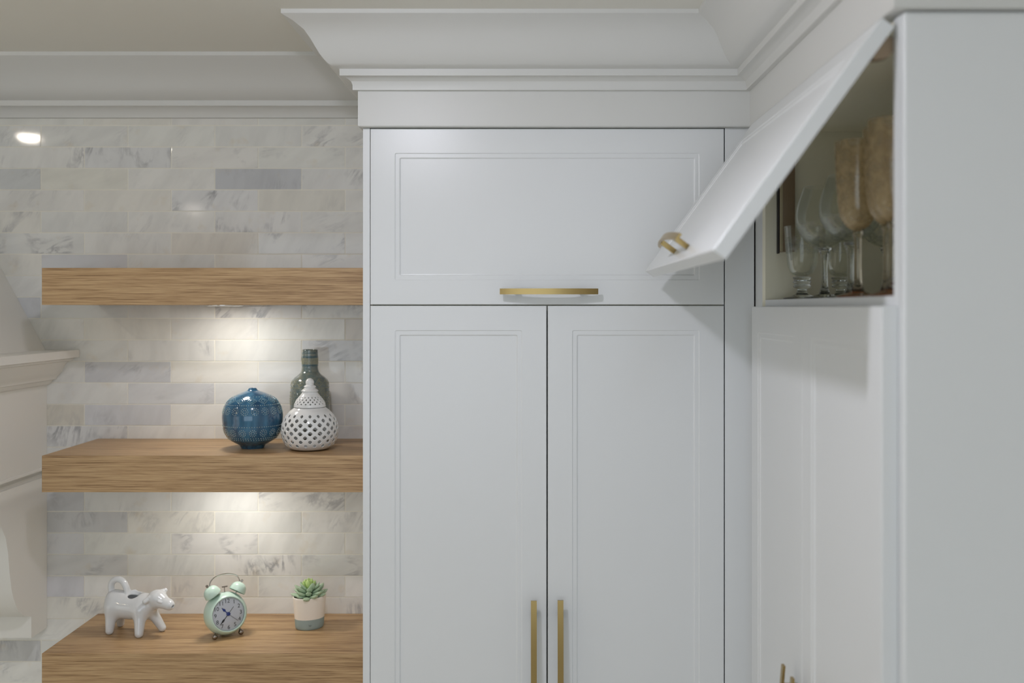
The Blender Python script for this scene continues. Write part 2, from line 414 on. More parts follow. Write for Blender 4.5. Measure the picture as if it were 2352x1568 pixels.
d1 = mk('added_door_1', *join(boxg(XL-.07, XL-.02, -1.6, 1.4, .25, .30), boxg(XL-.07, XL-.02, -1.6, 1.4, -1.75, -1.68), boxg(XL-.07, XL-.02, -1.6, -1.54, -1.68, .25), boxg(XL-.07, XL-.02, 1.34, 1.4, -1.68, .25), boxg(XL-.07, XL-.02, -.13, -.07, -1.68, .25)), M_crown, sm=False); d1['kind'] = 'structure'  # unseen glass door, added to give the left fill light an opening
mk('pane', *boxg(XL-.05, XL-.045, -1.54, 1.34, -1.68, .25), M_glass, d1, sm=False)

# ------------------------------------------------------------------ marble tiles (2 x 8 inch running bond), children of the back wall
PX, PZ = .2062, .05088
ZT0 = (706-288)/967.8          # a horizontal joint
XJ0 = (94-1215)/967.8          # a vertical joint of the odd rows
base_cols = [(206, 206, 200), (210, 209, 204), (202, 202, 198), (208, 205, 196), (200, 201, 199), (206, 204, 199), (212, 211, 207)]
special = {}   # (row from the joint at y=288 down, column) -> colour, vein strength
def sp(x, y, c, v=.6):
    X, Z = (x-1215)/967.8, (706-y)/967.8
    row = math.floor((ZT0-Z)/PZ); off = 0 if row % 2 == 0 else PX/2
    special[(row, math.floor((X-XJ0-off)/PX))] = (c, v)
sp(590, 410, (158, 162, 170), .55); sp(290, 855, (172, 174, 180), .7); sp(390, 903, (186, 188, 192), .35); sp(290, 953, (182, 184, 190), .35)
sp(150, 953, (186, 180, 164), .3); sp(800, 803, (178, 181, 186), .9); sp(820, 753, (182, 174, 162), .3); sp(200, 1198, (176, 177, 180), .7)
sp(190, 600, (182, 183, 188), .8); sp(490, 560, (204, 198, 186), .2); sp(280, 360, (196, 197, 198), 1.0); sp(530, 460, (204, 205, 206), 1.0)
sp(600, 508, (208, 208, 206), 1.0); sp(180, 410, (204, 202, 190), .2); sp(690, 460, (202, 199, 188), .15); sp(60, 410, (180, 183, 184), .5)
sp(150, 1148, (170, 172, 178), .6); sp(200, 1298, (186, 186, 186), .7); sp(150, 1247, (190, 191, 195), .4); sp(150, 1346, (184, 184, 192), .3)
sp(60, 1495, (168, 169, 172), .7); sp(600, 1298, (210, 208, 206), 1.0); sp(490, 1247, (204, 202, 200), .9); sp(50, 700, (184, 187, 194), .3)
sp(150, 1000, (196, 197, 198), .9); sp(700, 410, (206, 206, 204), .8); sp(130, 560, (206, 206, 202), .9); sp(440, 803, (206, 205, 202), .7)
sp(500, 1346, (202, 198, 190), .6); sp(600, 715, (204, 202, 198), .9)
tmesh = {}
def tile_mesh(w, h):
    k = (round(w, 4), round(h, 4))
    if k not in tmesh:
        v, f = boxg(-w/2, w/2, 0, .008, -h/2, h/2, .0004)
        me = bpy.data.meshes.new('tile'); me.from_pydata(v, [], f); me.update(); me.materials.append(M_tile); tmesh[k] = me
    return tmesh[k]
zmax, zmin, xmin, xmax = .4485, -1.18, -1.40, -.34
g = .0011
for row in range(-1, 32):
    zt = ZT0-row*PZ; zb = zt-PZ
    a, b_ = min(zt-g, zmax), max(zb+g, zmin)
    if b_-a > -.004: continue
    off = 0 if row % 2 == 0 else PX/2
    for c in range(-2, 6):
        x0 = XJ0+off+c*PX; x1 = x0+PX
        u0, u1 = max(x0+g, xmin), min(x1-g, xmax)
        if u1-u0 < .008: continue
        o = bpy.data.objects.new('tile', tile_mesh(u1-u0, a-b_)); COL.objects.link(o); o.parent = WALLB
        o.location = Vector(((u0+u1)/2, YW+rnd.uniform(-.00015, .00015), (a+b_)/2))-ORG[WALLB.name]
        o.rotation_euler = (rnd.gauss(0, .0016), 0, rnd.gauss(0, .0008))
        cc, vein = special.get((row, c), (rnd.choice(base_cols), rnd.choice([.0, .05, .1, .15, .2, .3, .45, .7])))
        o.color = tuple(min((v*.62+srgb((207, 206, 202))[i]*.38)*1.2, .9) for i, v in enumerate(srgb(cc)[:3]))+(vein,)

# ------------------------------------------------------------------ crown mouldings and friezes
FY, FX = 2.020, .4480       # frieze faces
FXL, FYN = -.3471, 1.222
crown_prof = [(0, H_CEIL), (.1252, H_CEIL), (.1252, .5605), (.1215, .5585), (.108, .5525), (.0893, .5394), (.0795, .5250), (.0709, .5096), (.0650, .4995), (.0578, .4899),
              (.0510, .4832), (.0435, .4788), (.0315, .4765), (.0315, .4632), (.0240, .4628), (.0170, .4595), (.0120, .4560), (.0092, .4490), (.0092, .4392), (0, .4388)]
frz = [(0, .4400), (0, .3688), (-.0014, .3674), (-.022, .3674), (-.022, .4400)]
path = [(FXL, YW+.001), (FXL, FY), (FX, FY), (FX, FYN), (XR, FYN)]
path = path[::-1]
def left(p): return p
# walking from right wall to the corner to the left return keeps the room on the left? (checked with the normal)
def orient(pts):
    a, b = Vector(pts[0]), Vector(pts[1]); d = (b-a).normalized(); nrm = Vector((-d.y, d.x))
    return pts
sweep('trim_1', path[::-1] if False else path, crown_prof, M_crown)
sweep('trim_2', path, frz, M_crown)
wall_prof = [(0, H_CEIL), (.151, H_CEIL), (.151, .5600), (.146, .5570), (.118, .5440), (.090, .5230), (.078, .5080), (.066, .4960), (.050, .4870), (.038, .4835),
             (.038, .4710), (.028, .4700), (.020, .4660), (.014, .4600), (.010, .4540), (.008, .4490), (0, .4487)]
sweep('trim_3', [(FXL-.002, YW-.0002), (XL, YW-.0002)], wall_prof, M_crown)

# ------------------------------------------------------------------ tall cabinet against the back wall
CX0, CX1 = -.3400, .4370      # carcass
DX0, DX1 = -.3245, .3990      # doors
DY = 2.037
ZB = -1.767
cab = thing('tall_cabinet', ((CX0+CX1)/2, 2.2, -ZC), 'white tall cabinet with a closed lift-up door over two doors, right of the oak shelves', 'cabinet')
box('side_panel', CX0, CX0+.0145, DY+.0005, YW-.0003, -ZC, .3667, M_white, cab, .0008)
box('side_panel', .4005, .4040, DY+.021, YW-.0003, -ZC, .3667, M_white, cab, .0004)
box('filler_strip', .4012, .4610, DY+.001, DY+.020, -ZC, .3670, M_white, cab, .0006)
box('back_panel', CX0+.0145, .4005, 2.340, 2.358, -ZC, .366, M_inside, cab)
box('top_panel', CX0+.0145, .4005, DY+.0225, 2.339, .348, .3665, M_inside, cab)
box('middle_panel', CX0+.0145, .4005, DY+.0225, 2.339, -.006, .012, M_inside, cab)
box('toe_kick', CX0+.0145, .4005, DY+.06, DY+.075, -ZC, ZB, M_white, cab)
zt, zm = .3660, .0062
def put_door(w, h, loc, rz, parent, name='door', rx=0, fw=.050):
    d = mk(name, *panel_door(w, h, fw=fw), M_white, parent, local=True, sm=False)
    d.location = Vector(loc)-ORG[parent.name]; d.rotation_euler = (rx, 0, rz); return d
def put_handle(door, g, x, z):
    o = mk('handle', *g, M_brass, door, local=True, ang=30); o.location = (x, 0, z); o['label'] = 'brushed brass bow handle'; return o
Hfl = .3600
d = put_door(DX1-DX0, Hfl, (DX0, DY, zt), 0, cab)
put_handle(d, bar_handle(.199, .066), .3650, -Hfl+.0265)
wd = (DX1-DX0-.0025)/2
hl = 1.765
d = put_door(wd, hl, (DX0, DY, .0035), 0, cab)
VH = (.500, .215)
put_handle(d, bar_handle(VH[0], VH[1], True), wd-.0262, -.5965-VH[0]/2)
d = put_door(wd, hl, (DX1-wd, DY, .0035), 0, cab)
put_handle(d, bar_handle(VH[0], VH[1], True), .0252, -.5955-VH[0]/2)

# ------------------------------------------------------------------ tall cabinet along the right wall
RXF, RXC = .4417, .4625
N0, N1 = 1.9730, 1.2470       # far and near ends of the doors
rc = thing('side_cabinet', (.63, 1.61, -ZC), 'white tall cabinet on the right wall, its upper door lifted open over stemware', 'cabinet')
box('side_panel', RXC, XR-.001, N0-.024, N0, -ZC, .3655, M_inside, rc, .0006)
box('side_panel', RXC, XR-.001, N1-.004, N1+.016, -ZC, .3655, M_white, rc, .0006)
ZS = .0150
box('bottom_panel', RXC, XR-.02, N1+.0165, N0-.0245, ZS-.014, ZS, M_white, rc, .0006)
box('top_panel', RXC+.002, XR-.02, N1+.0165, N0-.0245, .344, .3655, M_inside, rc, .0006)
box('back_panel', XR-.019, XR-.002, N1+.0165, N0-.0245, -1.7, .3655, M_inside, rc)
box('toe_kick', RXC+.06, RXC+.075, N1+.0165, N0-.0245, -ZC, ZB, M_white, rc)
box('filler_strip', RXC+.001, RXC+.019, N0+.0005, DY+.0008, -ZC, .367, M_white, rc)
OPEN = R(36)
fl = put_door(N0-N1, Hfl, (RXF, N0, zt-.0025), -PI/2, rc, rx=-OPEN)
fl['label'] = 'lift-up door swung open'
put_handle(fl, bar_handle(.199, .066), (N0-N1)/2, -Hfl+.0265)
wr = (N0-N1-.0025)/2
for i in range(2):
    d = put_door(wr, 1.765, (RXF, N0-i*(wr+.0025), .0020), -PI/2, rc)
    put_handle(d, bar_handle(VH[0], VH[1], True), (wr-.027) if i == 0 else .027, -.590-VH[0]/2)
# lift mechanism covers inside: upright housings on both inner side panels, arm to the door
def lift(y0, y1, zb, name='lift_housing'):
    g = boxg(.4870, .5170, y0, y1, zb, .288, .003)
    o = mk(name, *g, M_mech, rc); o['label'] = 'bronze lift hinge housing'
    mk('screw', *lathe([(1e-6, -.001), (.0040, -.001), (.0040, 0), (.0058, 0), (.0058, .0012), (1e-6, .0012)], 20, (.5060, y0-.001, zb+.012), axis='Y'), M_dark, o)
    mk('edge_plate', *boxg(.4845, .4870, y0+.002, y1, zb-.003, .289, .0005), M_dark, o)
    pl = mk('cover_strip', *boxg(.4872, .4925, y0-.0012, y0+.001, zb+.001, .287, .0004), M_strip, o); pl['label'] = 'pale edge strip'
    return o
lift(N0-.040, N0-.0245, .1080)
arm = tube([(.495, N0-.034, .270), (.470, N0-.034, .279), (.440, N0-.034, .285), (.412, N0-.034, .288)], .006, 8)
mk('lift_arm', *arm, M_mech, rc)
# near hinge body up under the top panel
def hinge_body():
    pts = [(.5050, .3430), (.5050, .3350), (.4700, .3290), (.4620, .3240), (.4560, .3180), (.4480, .3155), (.4360, .3150), (.4400, .3240), (.4480, .3360), (.4520, .3430)]
    y0, y1 = N1+.0170, N1+.033
    V = [Vector((x, y0, z)) for x, z in pts]+[Vector((x, y1, z)) for x, z in pts]; n = len(pts)
    return V, [list(range(n)), [n+k for k in range(n)]]+[[k, (k+1) % n, n+(k+1) % n, n+k] for k in range(n)]
ho = mk('hinge_arm', *hinge_body(), M_mech, rc, sm=False); ho['label'] = 'dark bronze hinge arm'
# end panel that closes the run towards the room
ep = box('end_panel', .4630, XR-.001, 1.2290, 1.2425, -ZC, .3655, M_white, bev=.0035)
tag(ep, 'large plain white cabinet end panel filling the right edge, beside the open door', 'panel')

# ------------------------------------------------------------------ floating oak shelves with puck lights
SX0, SX1 = -1.0226, -.3412
SY = 2.090
shelf_lab = ['oak floating shelf, topmost of the three, with nothing on it', 'oak floating shelf holding the blue vase and pierced white jar', 'lowest oak floating shelf, holding the cow creamer, clock and succulent']
for (z1, z0), lb in zip(((.0832, .0055), (-.3108, -.3876), (-.7258, -.8038)), shelf_lab):
    o = box('floating_shelf', SX0, SX1, SY, YW-.0004, z0, z1, M_oak, bev=.0009); tag(o, lb, 'shelf', 'oak floating shelves')
plab = ['round recessed puck light under the top oak shelf', 'round puck light under the middle oak shelf', 'puck light under the lowest oak shelf']
for (x, y, z), lb in zip(PUCKS, plab):
    t = thing('puck_light', (x, y, z-.004), lb, 'light', 'puck lights under the shelves')
    mk('rim', *lathe([(.0395, z+.0), (.0395, z-.0012), (.037, z-.0028), (.032, z-.0028), (.031, z-.001), (.031, z)], 40, (x, y, 0)), M_chrome, t)
    mk('diffuser', *cap(lathe([(.031, z-.0004), (.031, z-.0012), (.0305, z-.0014)], 40, (x, y, 0)), 40, 2), M_puck, t)
    a = area('puck_lamp', (x, y, z-.0034), (0, 0, 0), .058, 0, PUCK_POW, (1, .965, .915), 'DISK', R(180))

# ------------------------------------------------------------------ flush domed ceiling lights
clab = ['flush domed ceiling light in front of the tall cabinet', 'flush domed ceiling light in front of the range hood', 'flush domed ceiling light behind the camera, middle', 'flush domed ceiling light behind the camera, left',
        'flush domed ceiling light by the side cabinet', 'flush domed ceiling light at the far left']
for (x, y), p, lb, cc in zip(CANS, CAN_POW, clab, CAN_COL):
    t = thing('ceiling_light', (x, y, H_CEIL-.004), lb, 'light')
    k_ = .72 if (x, y) == CANS[1] else 1.0
    mk('trim_ring', *lathe([(r_*k_, H_CEIL-h_) for r_, h_ in ((.066, 0), (.066, .006), (.062, .009), (.048, .009), (.048, 0))], 40, (x, y, 0)), M_crown, t)
    mk('diffuser', *lathe([(r_*k_, H_CEIL-h_*k_) for r_, h_ in ((.0475, .006), (.0470, .012), (.0430, .020), (.0330, .028), (.0180, .033), (.0001, .035))], 32, (x, y, 0)),
       m_emit('lamp diffuser', cc, p*20), t)

# ------------------------------------------------------------------ range hood
HX, HL, HY = -1.1436, -2.05, 1.86
hood = thing('range_hood', (-1.6, 2.1, -.76), 'white painted wooden range hood with a mantel moulding and corbels, left of the shelves', 'range hood')
b8 = [(-1.147, YW-.0004), (-1.147, 1.95), (-2.046, 1.95), (-2.046, YW-.0004)]
t8 = [(-1.511, YW-.0004), (-1.511, 2.15), (-1.68, 2.15), (-1.68, YW-.0004)]
V = [Vector((x, y, -.101)) for x, y in b8]+[Vector((x, y, H_CEIL-.0004)) for x, y in t8]
mk('chimney', V, [[0, 1, 5, 4], [1, 2, 6, 5], [2, 3, 7, 6], [3, 0, 4, 7], [0, 1, 2, 3], [4, 5, 6, 7]], M_hood, hood, sm=False)
mant = [(-.01, -.1002), (.0772, -.1002), (.0772, -.1175), (.0640, -.1190), (.0624, -.1240), (.0500, -.1272), (.0430, -.1360), (.0360, -.1498), (.0290, -.1590), (.0245, -.1643),
        (.0227, -.1694), (.0140, -.1712), (.0130, -.1740), (.0080, -.1808), (.0, -.1844), (-.01, -.1844)]
def sweep_part(name, path, prof, mat, parent):
    o = sweep(name, path, prof, mat, kind=None); wo = o.location.copy(); o.parent = parent
    o.location = wo-Vector((0, 0, ZC))-ORG[parent.name]; return o
hp = [(HX, YW-.0004), (HX, HY), (HL, HY), (HL, YW-.0004)]
sweep_part('mantel', hp, mant, M_hood, hood)
box('body', HL, HX, HY, YW-.0004, -.3835, -.1010, M_hood, hood, .0008)
box('bead_moulding', HL-.003, HX+.0030, HY-.003, YW-.0004, -.3830, -.3750, M_hood, hood, .002)
box('apron', HL+.012, HX-.012, HY+.012, YW-.0004, -.4000, -.3835, M_hood, hood)
cp = [(YW-.0004, -.4000), (1.90, -.4000), (1.90, -.4180), (2.02, -.4240), (2.10, -.4380), (2.1526, -.4697), (2.1760, -.5034), (2.1860, -.5400), (2.1925, -.5850), (2.2005, -.6235), (2.2085, -.6450),
      (2.2189, -.6636), (2.2300, -.6800), (2.2440, -.6908), (2.2600, -.7000), (2.2830, -.7087), (2.2880, -.7087), (2.2880, -.7590), (YW-.0004, -.7590)]
for x0 in (HX-.13, HL):
    V = [Vector((x0, y, z)) for y, z in cp]+[Vector((x0+.13, y, z)) for y, z in cp]; n = len(cp)
    mk('corbel', V, [list(range(n)), [n+k for k in range(n)]]+[[k, (k+1) % n, n+(k+1) % n, n+k] for k in range(n)], M_hood, hood, ang=30)

# ------------------------------------------------------------------ blue bead-patterned vase
def prof_r(prof, z):
    for (r0, z0), (r1, z1) in zip(prof, prof[1:]):
        if min(z0, z1) <= z <= max(z0, z1) and z1 != z0: return r0+(r1-r0)*(z-z0)/(z1-z0)
    return 0
SZ2, SZ3 = -.3106, -.7256
vc = Vector((-.6125, 2.207, SZ2))
vase = thing('vase', vc, 'round deep blue glazed vase with raised dots, left of the pierced jar', 'vase')
vp = smoothprof([(.0248, 0.0), (.0262, .0035), (.0300, .0080), (.0395, .0135), (.0520, .0220), (.0612, .0380), (.0652, .0610), (.0648, .0780), (.0595, .0960), (.0500, .1080), (.0360, .1175), (.0220, .1235), (.0130, .1268), (.0093, .1300), (.0082, .1320), (.0066, .1322), (.0060, .1300), (.0062, .120)], 5)
vp = [(.0001, .0005)]+vp
mk('body', *lathe(vp, 72, vc), M_bglaze, vase, ang=60)
vring = [p for p in vp if p[1] > .003]
def dots(items, rad, seg=6):
    """small half-sunk beads on a lathe surface: items = (angle, z)"""
    V, F = [], []
    for a, z, c, pr in items:
        r = prof_r(pr, z); p = Vector((c.x+r*math.cos(a), c.y+r*math.sin(a), c.z+z))
        v, f = sphere(p, rad, seg, 4); n = len(V); V += v; F += [[i+n for i in q] for q in f]
    return V, F
vpo = [p for p in vp[:vp.index(min(vp, key=lambda q: -q[1]))+1]]
items = []
for z, n in ((.1155, 40), (.0985, 74), (.0520, 76), (.0225, 60), (.0265, 64)):
    for k in range(n): items.append((2*PI*k/n, z, vc, vpo))
def flowers(zc, nf, r_out, npt):
    for k in range(nf):
        a0 = 2*PI*(k+.5)/nf; rr = prof_r(vpo, zc)
        for j in range(npt):
            t = 2*PI*j/npt; items.append((a0+r_out*math.cos(t)/rr, zc+r_out*math.sin(t), vc, vpo))
        for j in range(6):
            t = 2*PI*j/6; items.append((a0+r_out*.5*math.cos(t)/rr, zc+r_out*.5*math.sin(t), vc, vpo))
flowers(.0855, 18, .0074, 11); flowers(.0385, 17, .0072, 11)
o = mk('bead_pattern', *dots(items, .00095), M_bead, vase); tag(o, 'raised pale dots', kind='stuff')
V, F = [], []
for k in range(13):
    a0 = 2*PI*k/13+.12
    for rr_ in (1.0, .5):
        loop = []
        for j in range(4):
            for q in range(4):
                p0 = [(1, 0), (0, 1), (-1, 0), (0, -1)][j]; p1 = [(1, 0), (0, 1), (-1, 0), (0, -1)][(j+1) % 4]; t = q/4
                u, w = (p0[0]*(1-t)+p1[0]*t)*rr_, (p0[1]*(1-t)+p1[1]*t)*rr_
                z = .1075+w*.0062; r = prof_r(vpo, z); a = a0+u*.0105/.050
                loop.append(Vector((vc.x+r*math.cos(a), vc.y+r*math.sin(a), vc.z+z)))
        v, f = tube(loop, .0007, 5, closed=True); n = len(V); V += v; F += [[i+n for i in q] for q in f]
o = mk('diamond_relief', V, F, M_bead3, vase); tag(o, 'raised diamond outlines', kind='stuff')
mk('foot_ring', *lathe([(.0235, -.0001), (.0248, -.0001), (.0250, .0012), (.0240, .0014)], 48, vc), M_clay, vase)

# ------------------------------------------------------------------ grey-green bottle vase
bc = Vector((-.5060, 2.3000, SZ2))
bot = thing('bottle_vase', bc, 'tall grey-green glazed ceramic bottle behind the white jar', 'vase')
bp_ = smoothprof([(.0400, 0), (.0425, .003), (.0440, .020), (.0452, .060), (.0452, .085), (.0447, .110), (.0435, .128), (.0410, .140), (.0350, .149), (.0260, .156), (.0205, .163), (.0186, .172), (.0184, .182),
                 (.0186, .190), (.0181, .203), (.0178, .209), (.0176, .213), (.0150, .2135), (.0145, .208), (.0145, .17)], 4)
mk('body', *lathe([(.0001, .0005)]+bp_, 64, bc), M_gglaze, bot, ang=60)
bpo = bp_[:bp_.index(max(bp_, key=lambda q: q[1]))+1]
def ringband(z, pr, c, rad, mat, parent, name):
    r = prof_r(pr, z)
    return tube([Vector((c.x+r*math.cos(2*PI*k/48), c.y+r*math.sin(2*PI*k/48), c.z+z)) for k in range(48)], rad, 5, closed=True)
V, F = join(*[ringband(z, bpo, bc, .0007, None, None, '') for z in (.1980, .1960, .1785, .1765, .2060)])
mk('neck_band', V, F, M_bteal, bot)
gl = []
for k in range(44):
    a = 2*PI*k/44
    gl.append(tube([Vector((bc.x+prof_r(bpo, z)*math.cos(a), bc.y+prof_r(bpo, z)*math.sin(a), bc.z+z)) for z in (.180, .185, .19, .195)], .0005, 4))
for z in (.1835, .1875, .1915): gl.append(ringband(z, bpo, bc, .0005, None, None, ''))
o = mk('neck_grid', *join(*gl), M_bead2, bot); tag(o, 'fine raised grid', kind='stuff')
it2 = []
for z, n in ((.127, 70), (.090, 74)):
    for k in range(n): it2.append((2*PI*k/n, z, bc, bpo))
for row, zc in ((0, .112), (1, .098)):
    for k in range(20):
        a0 = 2*PI*(k+.5*row)/20
        for j in range(8): it2.append((a0+.0042*math.cos(2*PI*j/8)/.045, zc+.0050*math.sin(2*PI*j/8), bc, bpo))
o = mk('bead_pattern', *dots(it2, .0010, 5), M_bead2, bot); tag(o, 'raised tan dots', kind='stuff')
V, F = [], []
for k in range(12):
    a0 = 2*PI*k/12+.2
    for s_ in (1, .55):
        loop = []
        for j in range(4):
            for q in range(3):
                p0 = [(1, 0), (0, 1), (-1, 0), (0, -1)][j]; p1 = [(1, 0), (0, 1), (-1, 0), (0, -1)][(j+1) % 4]; t = q/3
                u, w = (p0[0]*(1-t)+p1[0]*t)*s_, (p0[1]*(1-t)+p1[1]*t)*s_
                z = .138+w*.0078; r = prof_r(bpo, z); a = a0+u*.0095/.042
                loop.append(Vector((bc.x+r*math.cos(a), bc.y+r*math.sin(a), bc.z+z)))
        v, f = tube(loop, .0006, 4, closed=True); n = len(V); V += v; F += [[i+n for i in q] for q in f]
o = mk('diamond_relief', V, F, M_bead2, bot); tag(o, 'raised diamond outlines', kind='stuff')

# ------------------------------------------------------------------ white pierced jar
jc = Vector((-.4805, 2.1835, SZ2))
jar = thing('lidded_jar', jc, 'white porcelain lidded jar pierced with diamond holes, right of the blue vase', 'jar')
jp = smoothprof([(.0420, .0015), (.0500, .0075), (.0565, .0170), (.0605, .0290), (.0620, .0420), (.0612, .0540), (.0575, .0660), (.0510, .0770), (.0420, .0865), (.0350, .0920)], 8)
HOLE = []
def lattice(prof, nseg, zs, hole, c, phase=0):
    """diamond cells on a lathe surface with a diamond hole in each; rows at zs"""
    V, F = [], []
    def P(u, z):
        a = 2*PI*u/nseg+phase; r = prof_r(prof, z); return Vector((c.x+r*math.cos(a), c.y+r*math.sin(a), c.z+z))
    idx = {}
    def vid(u2, j):            # u2 = twice the angular index
        k = (u2 % (2*nseg), j)
        if k not in idx: idx[k] = len(V); V.append(P(k[0]/2, zs[j]))
        return idx[k]
    nr = len(zs)
    for j in range(nr):        # centres on row j
        for i in range(nseg):
            uc = 2*i+(j % 2); l, rr = vid(uc-1, j), vid(uc+1, j)
            tp = vid(uc, j+1) if j+1 < nr else None; bt = vid(uc, j-1) if j else None
            if tp is not None and bt is not None:
                h = hole[j] if isinstance(hole, (list, tuple)) else hole
                hl_ = []
                zc = zs[j]
                for du, z in ((-1, zc), (0, zs[j-1]), (1, zc), (0, zs[j+1])):
                    k = len(V); V.append(P((uc+du*h)/2, zc+(z-zc)*h)); hl_.append(k)
                outer = [l, bt, rr, tp]
                for q in range(4): F.append([outer[q], outer[(q+1) % 4], hl_[(q+1) % 4], hl_[q]])
                if h < .05: F.append(hl_)
            elif tp is not None: F.append([l, rr, tp])
            elif bt is not None: F.append([l, bt, rr])
    HOLE.clear(); cset = set(idx.values()); HOLE.extend(i for i in range(len(V)) if i not in cset)
    return V, F, [idx[k] for k in sorted(k for k in idx if k[1] == 0)], [idx[k] for k in sorted(k for k in idx if k[1] == nr-1)]
def sharp_points(o, idx):
    a = o.data.attributes.new('crease_vert', 'FLOAT', 'POINT')
    for i in idx: a.data[i].value = .8
def solidify(o, t, sub=1):
    m = o.modifiers.new('thickness', 'SOLIDIFY'); m.thickness = t; m.offset = -1
    if sub: s = o.modifiers.new('subdivision', 'SUBSURF'); s.levels = sub; s.render_levels = sub
zs = [.0040+k*.0091 for k in range(10)]
V, F, lo, hi = lattice(jp, 18, zs, [.42, .50, .55, .58, .61, .62, .61, .56, .46, .32], jc, .05)
# close to the base disc and the neck
nV = len(V); m_ = len(lo)
def addring(r, z, n, ph):
    s0 = len(V)
    for k in range(n):
        a = 2*PI*k/n+ph; V.append(Vector((jc.x+r*math.cos(a), jc.y+r*math.sin(a), jc.z+z)))
    return list(range(s0, s0+n))
def ang(i): return math.atan2(V[i].y-jc.y, V[i].x-jc.x) % (2*PI)
def bridge(a, b):
    n = len(a)
    for k in range(n): F.append([a[k], a[(k+1) % n], b[(k+1) % n], b[k]])
lo = sorted(lo, key=ang); hi = sorted(hi, key=ang)
r0 = addring(.0385, .0004, len(lo), ang(lo[0])); bridge(lo, r0); F.append(r0)
prev = hi
for r, z in ((.0400, .0875), (.0362, .0905), (.0345, .0925), (.0325, .0920)):
    nx = addring(r, z, len(hi), ang(hi[0])); bridge(prev, nx); prev = nx
o = mk('body', V, F, M_porc2, jar, ang=180); sharp_points(o, HOLE); solidify(o, .0022, 2)
lp = smoothprof([(.0350, .0940), (.0335, .1010), (.0290, .1090), (.0235, .1160), (.0190, .1215), (.0165, .1255)], 6)
zs = [.0965+k*.0046 for k in range(6)]
V, F, lo, hi = lattice(lp, 20, zs, [.3, .42, .46, .46, .42, .3], jc, .1)
lo = sorted(lo, key=ang); hi = sorted(hi, key=ang)
prev = lo
for r, z in ((.0352, .0955), (.0355, .0940), (.0345, .0930), (.0320, .0932)):
    nx = addring(r, z, len(lo), ang(lo[0])); bridge(prev, nx); prev = nx
prev = hi
for r, z in ((.0175, .1235), (.0165, .1255)):
    nx = addring(r, z, len(hi), ang(hi[0])); bridge(prev, nx); prev = nx
lid = mk('lid', V, F, M_porc2, jar, ang=180); sharp_points(lid, HOLE); solidify(lid, .0020, 2)
kp = smoothprof([(.0160, .1250), (.0178, .1268), (.0184, .1285), (.0160, .1312), (.0122, .1335), (.0120, .1350), (.0132, .1368), (.0118, .1392), (.0088, .1408), (.0086, .1425), (.0092, .1460), (.0084, .1500), (.0060, .1535), (.0025, .1555), (.0001, .1558)], 4)
mk('finial', *lathe(kp, 40, jc), M_porc2, lid, ang=60)

# ------------------------------------------------------------------ porcelain cow creamer (distance field -> surface nets)
def surface_nets(f, lo, hi, h):
    ax = [np.arange(lo[i], hi[i], h) for i in range(3)]
    X, Y, Z = np.meshgrid(*ax, indexing='ij'); Fv = f(X, Y, Z)
    nx, ny, nz = Fv.shape; s = Fv < 0
    c = np.zeros((nx-1, ny-1, nz-1)); acc = np.zeros((nx-1, ny-1, nz-1, 3)); cnt = np.zeros((nx-1, ny-1, nz-1))
    corners = [(i, j, k) for i in (0, 1) for j in (0, 1) for k in (0, 1)]
    def sl(o): return tuple(slice(o[d], Fv.shape[d]-1+o[d]) for d in range(3))
    for a in corners:
        for d in range(3):
            if a[d] == 0:
                b = list(a); b[d] = 1; b = tuple(b)
                fa, fb = Fv[sl(a)], Fv[sl(b)]; cr = (fa < 0) != (fb < 0)
                t = np.where(cr, fa/(fa-fb+1e-20), 0)
                for e in range(3):
                    acc[..., e] += np.where(cr, a[e]+(t if e == d else 0), 0)
                cnt += cr
    act = cnt > 0; ids = -np.ones(act.shape, int); ids[act] = np.arange(act.sum())
    gi = np.argwhere(act); P = acc[act]/cnt[act][:, None]
    V = np.array(lo)+(gi+P)*h
    Fc = []
    for d in range(3):
        e, g_ = (d+1) % 3, (d+2) % 3
        a = [slice(0, None)]*3; b = [slice(0, None)]*3; a[d] = slice(0, -1); b[d] = slice(1, None)
        sa, sb = s[tuple(a)], s[tuple(b)]; cr = np.argwhere(sa != sb)
        for p in cr:
            if p[e] == 0 or p[g_] == 0 or p[e] >= act.shape[e] or p[g_] >= act.shape[g_]: continue
            q = []
            for de, dg in ((0, 0), (-1, 0), (-1, -1), (0, -1)):
                r = p.copy(); r[e] += de; r[g_] += dg; q.append(int(ids[tuple(r)]))
            if not sa[tuple(p)]: q = q[::-1]
            Fc.append(q)
    return V, Fc
def smin(a, b, k):
    h = np.clip(.5+.5*(b-a)/k, 0, 1); return b*(1-h)+a*h-k*h*(1-h)
def smax(a, b, k): return -smin(-a, -b, k)
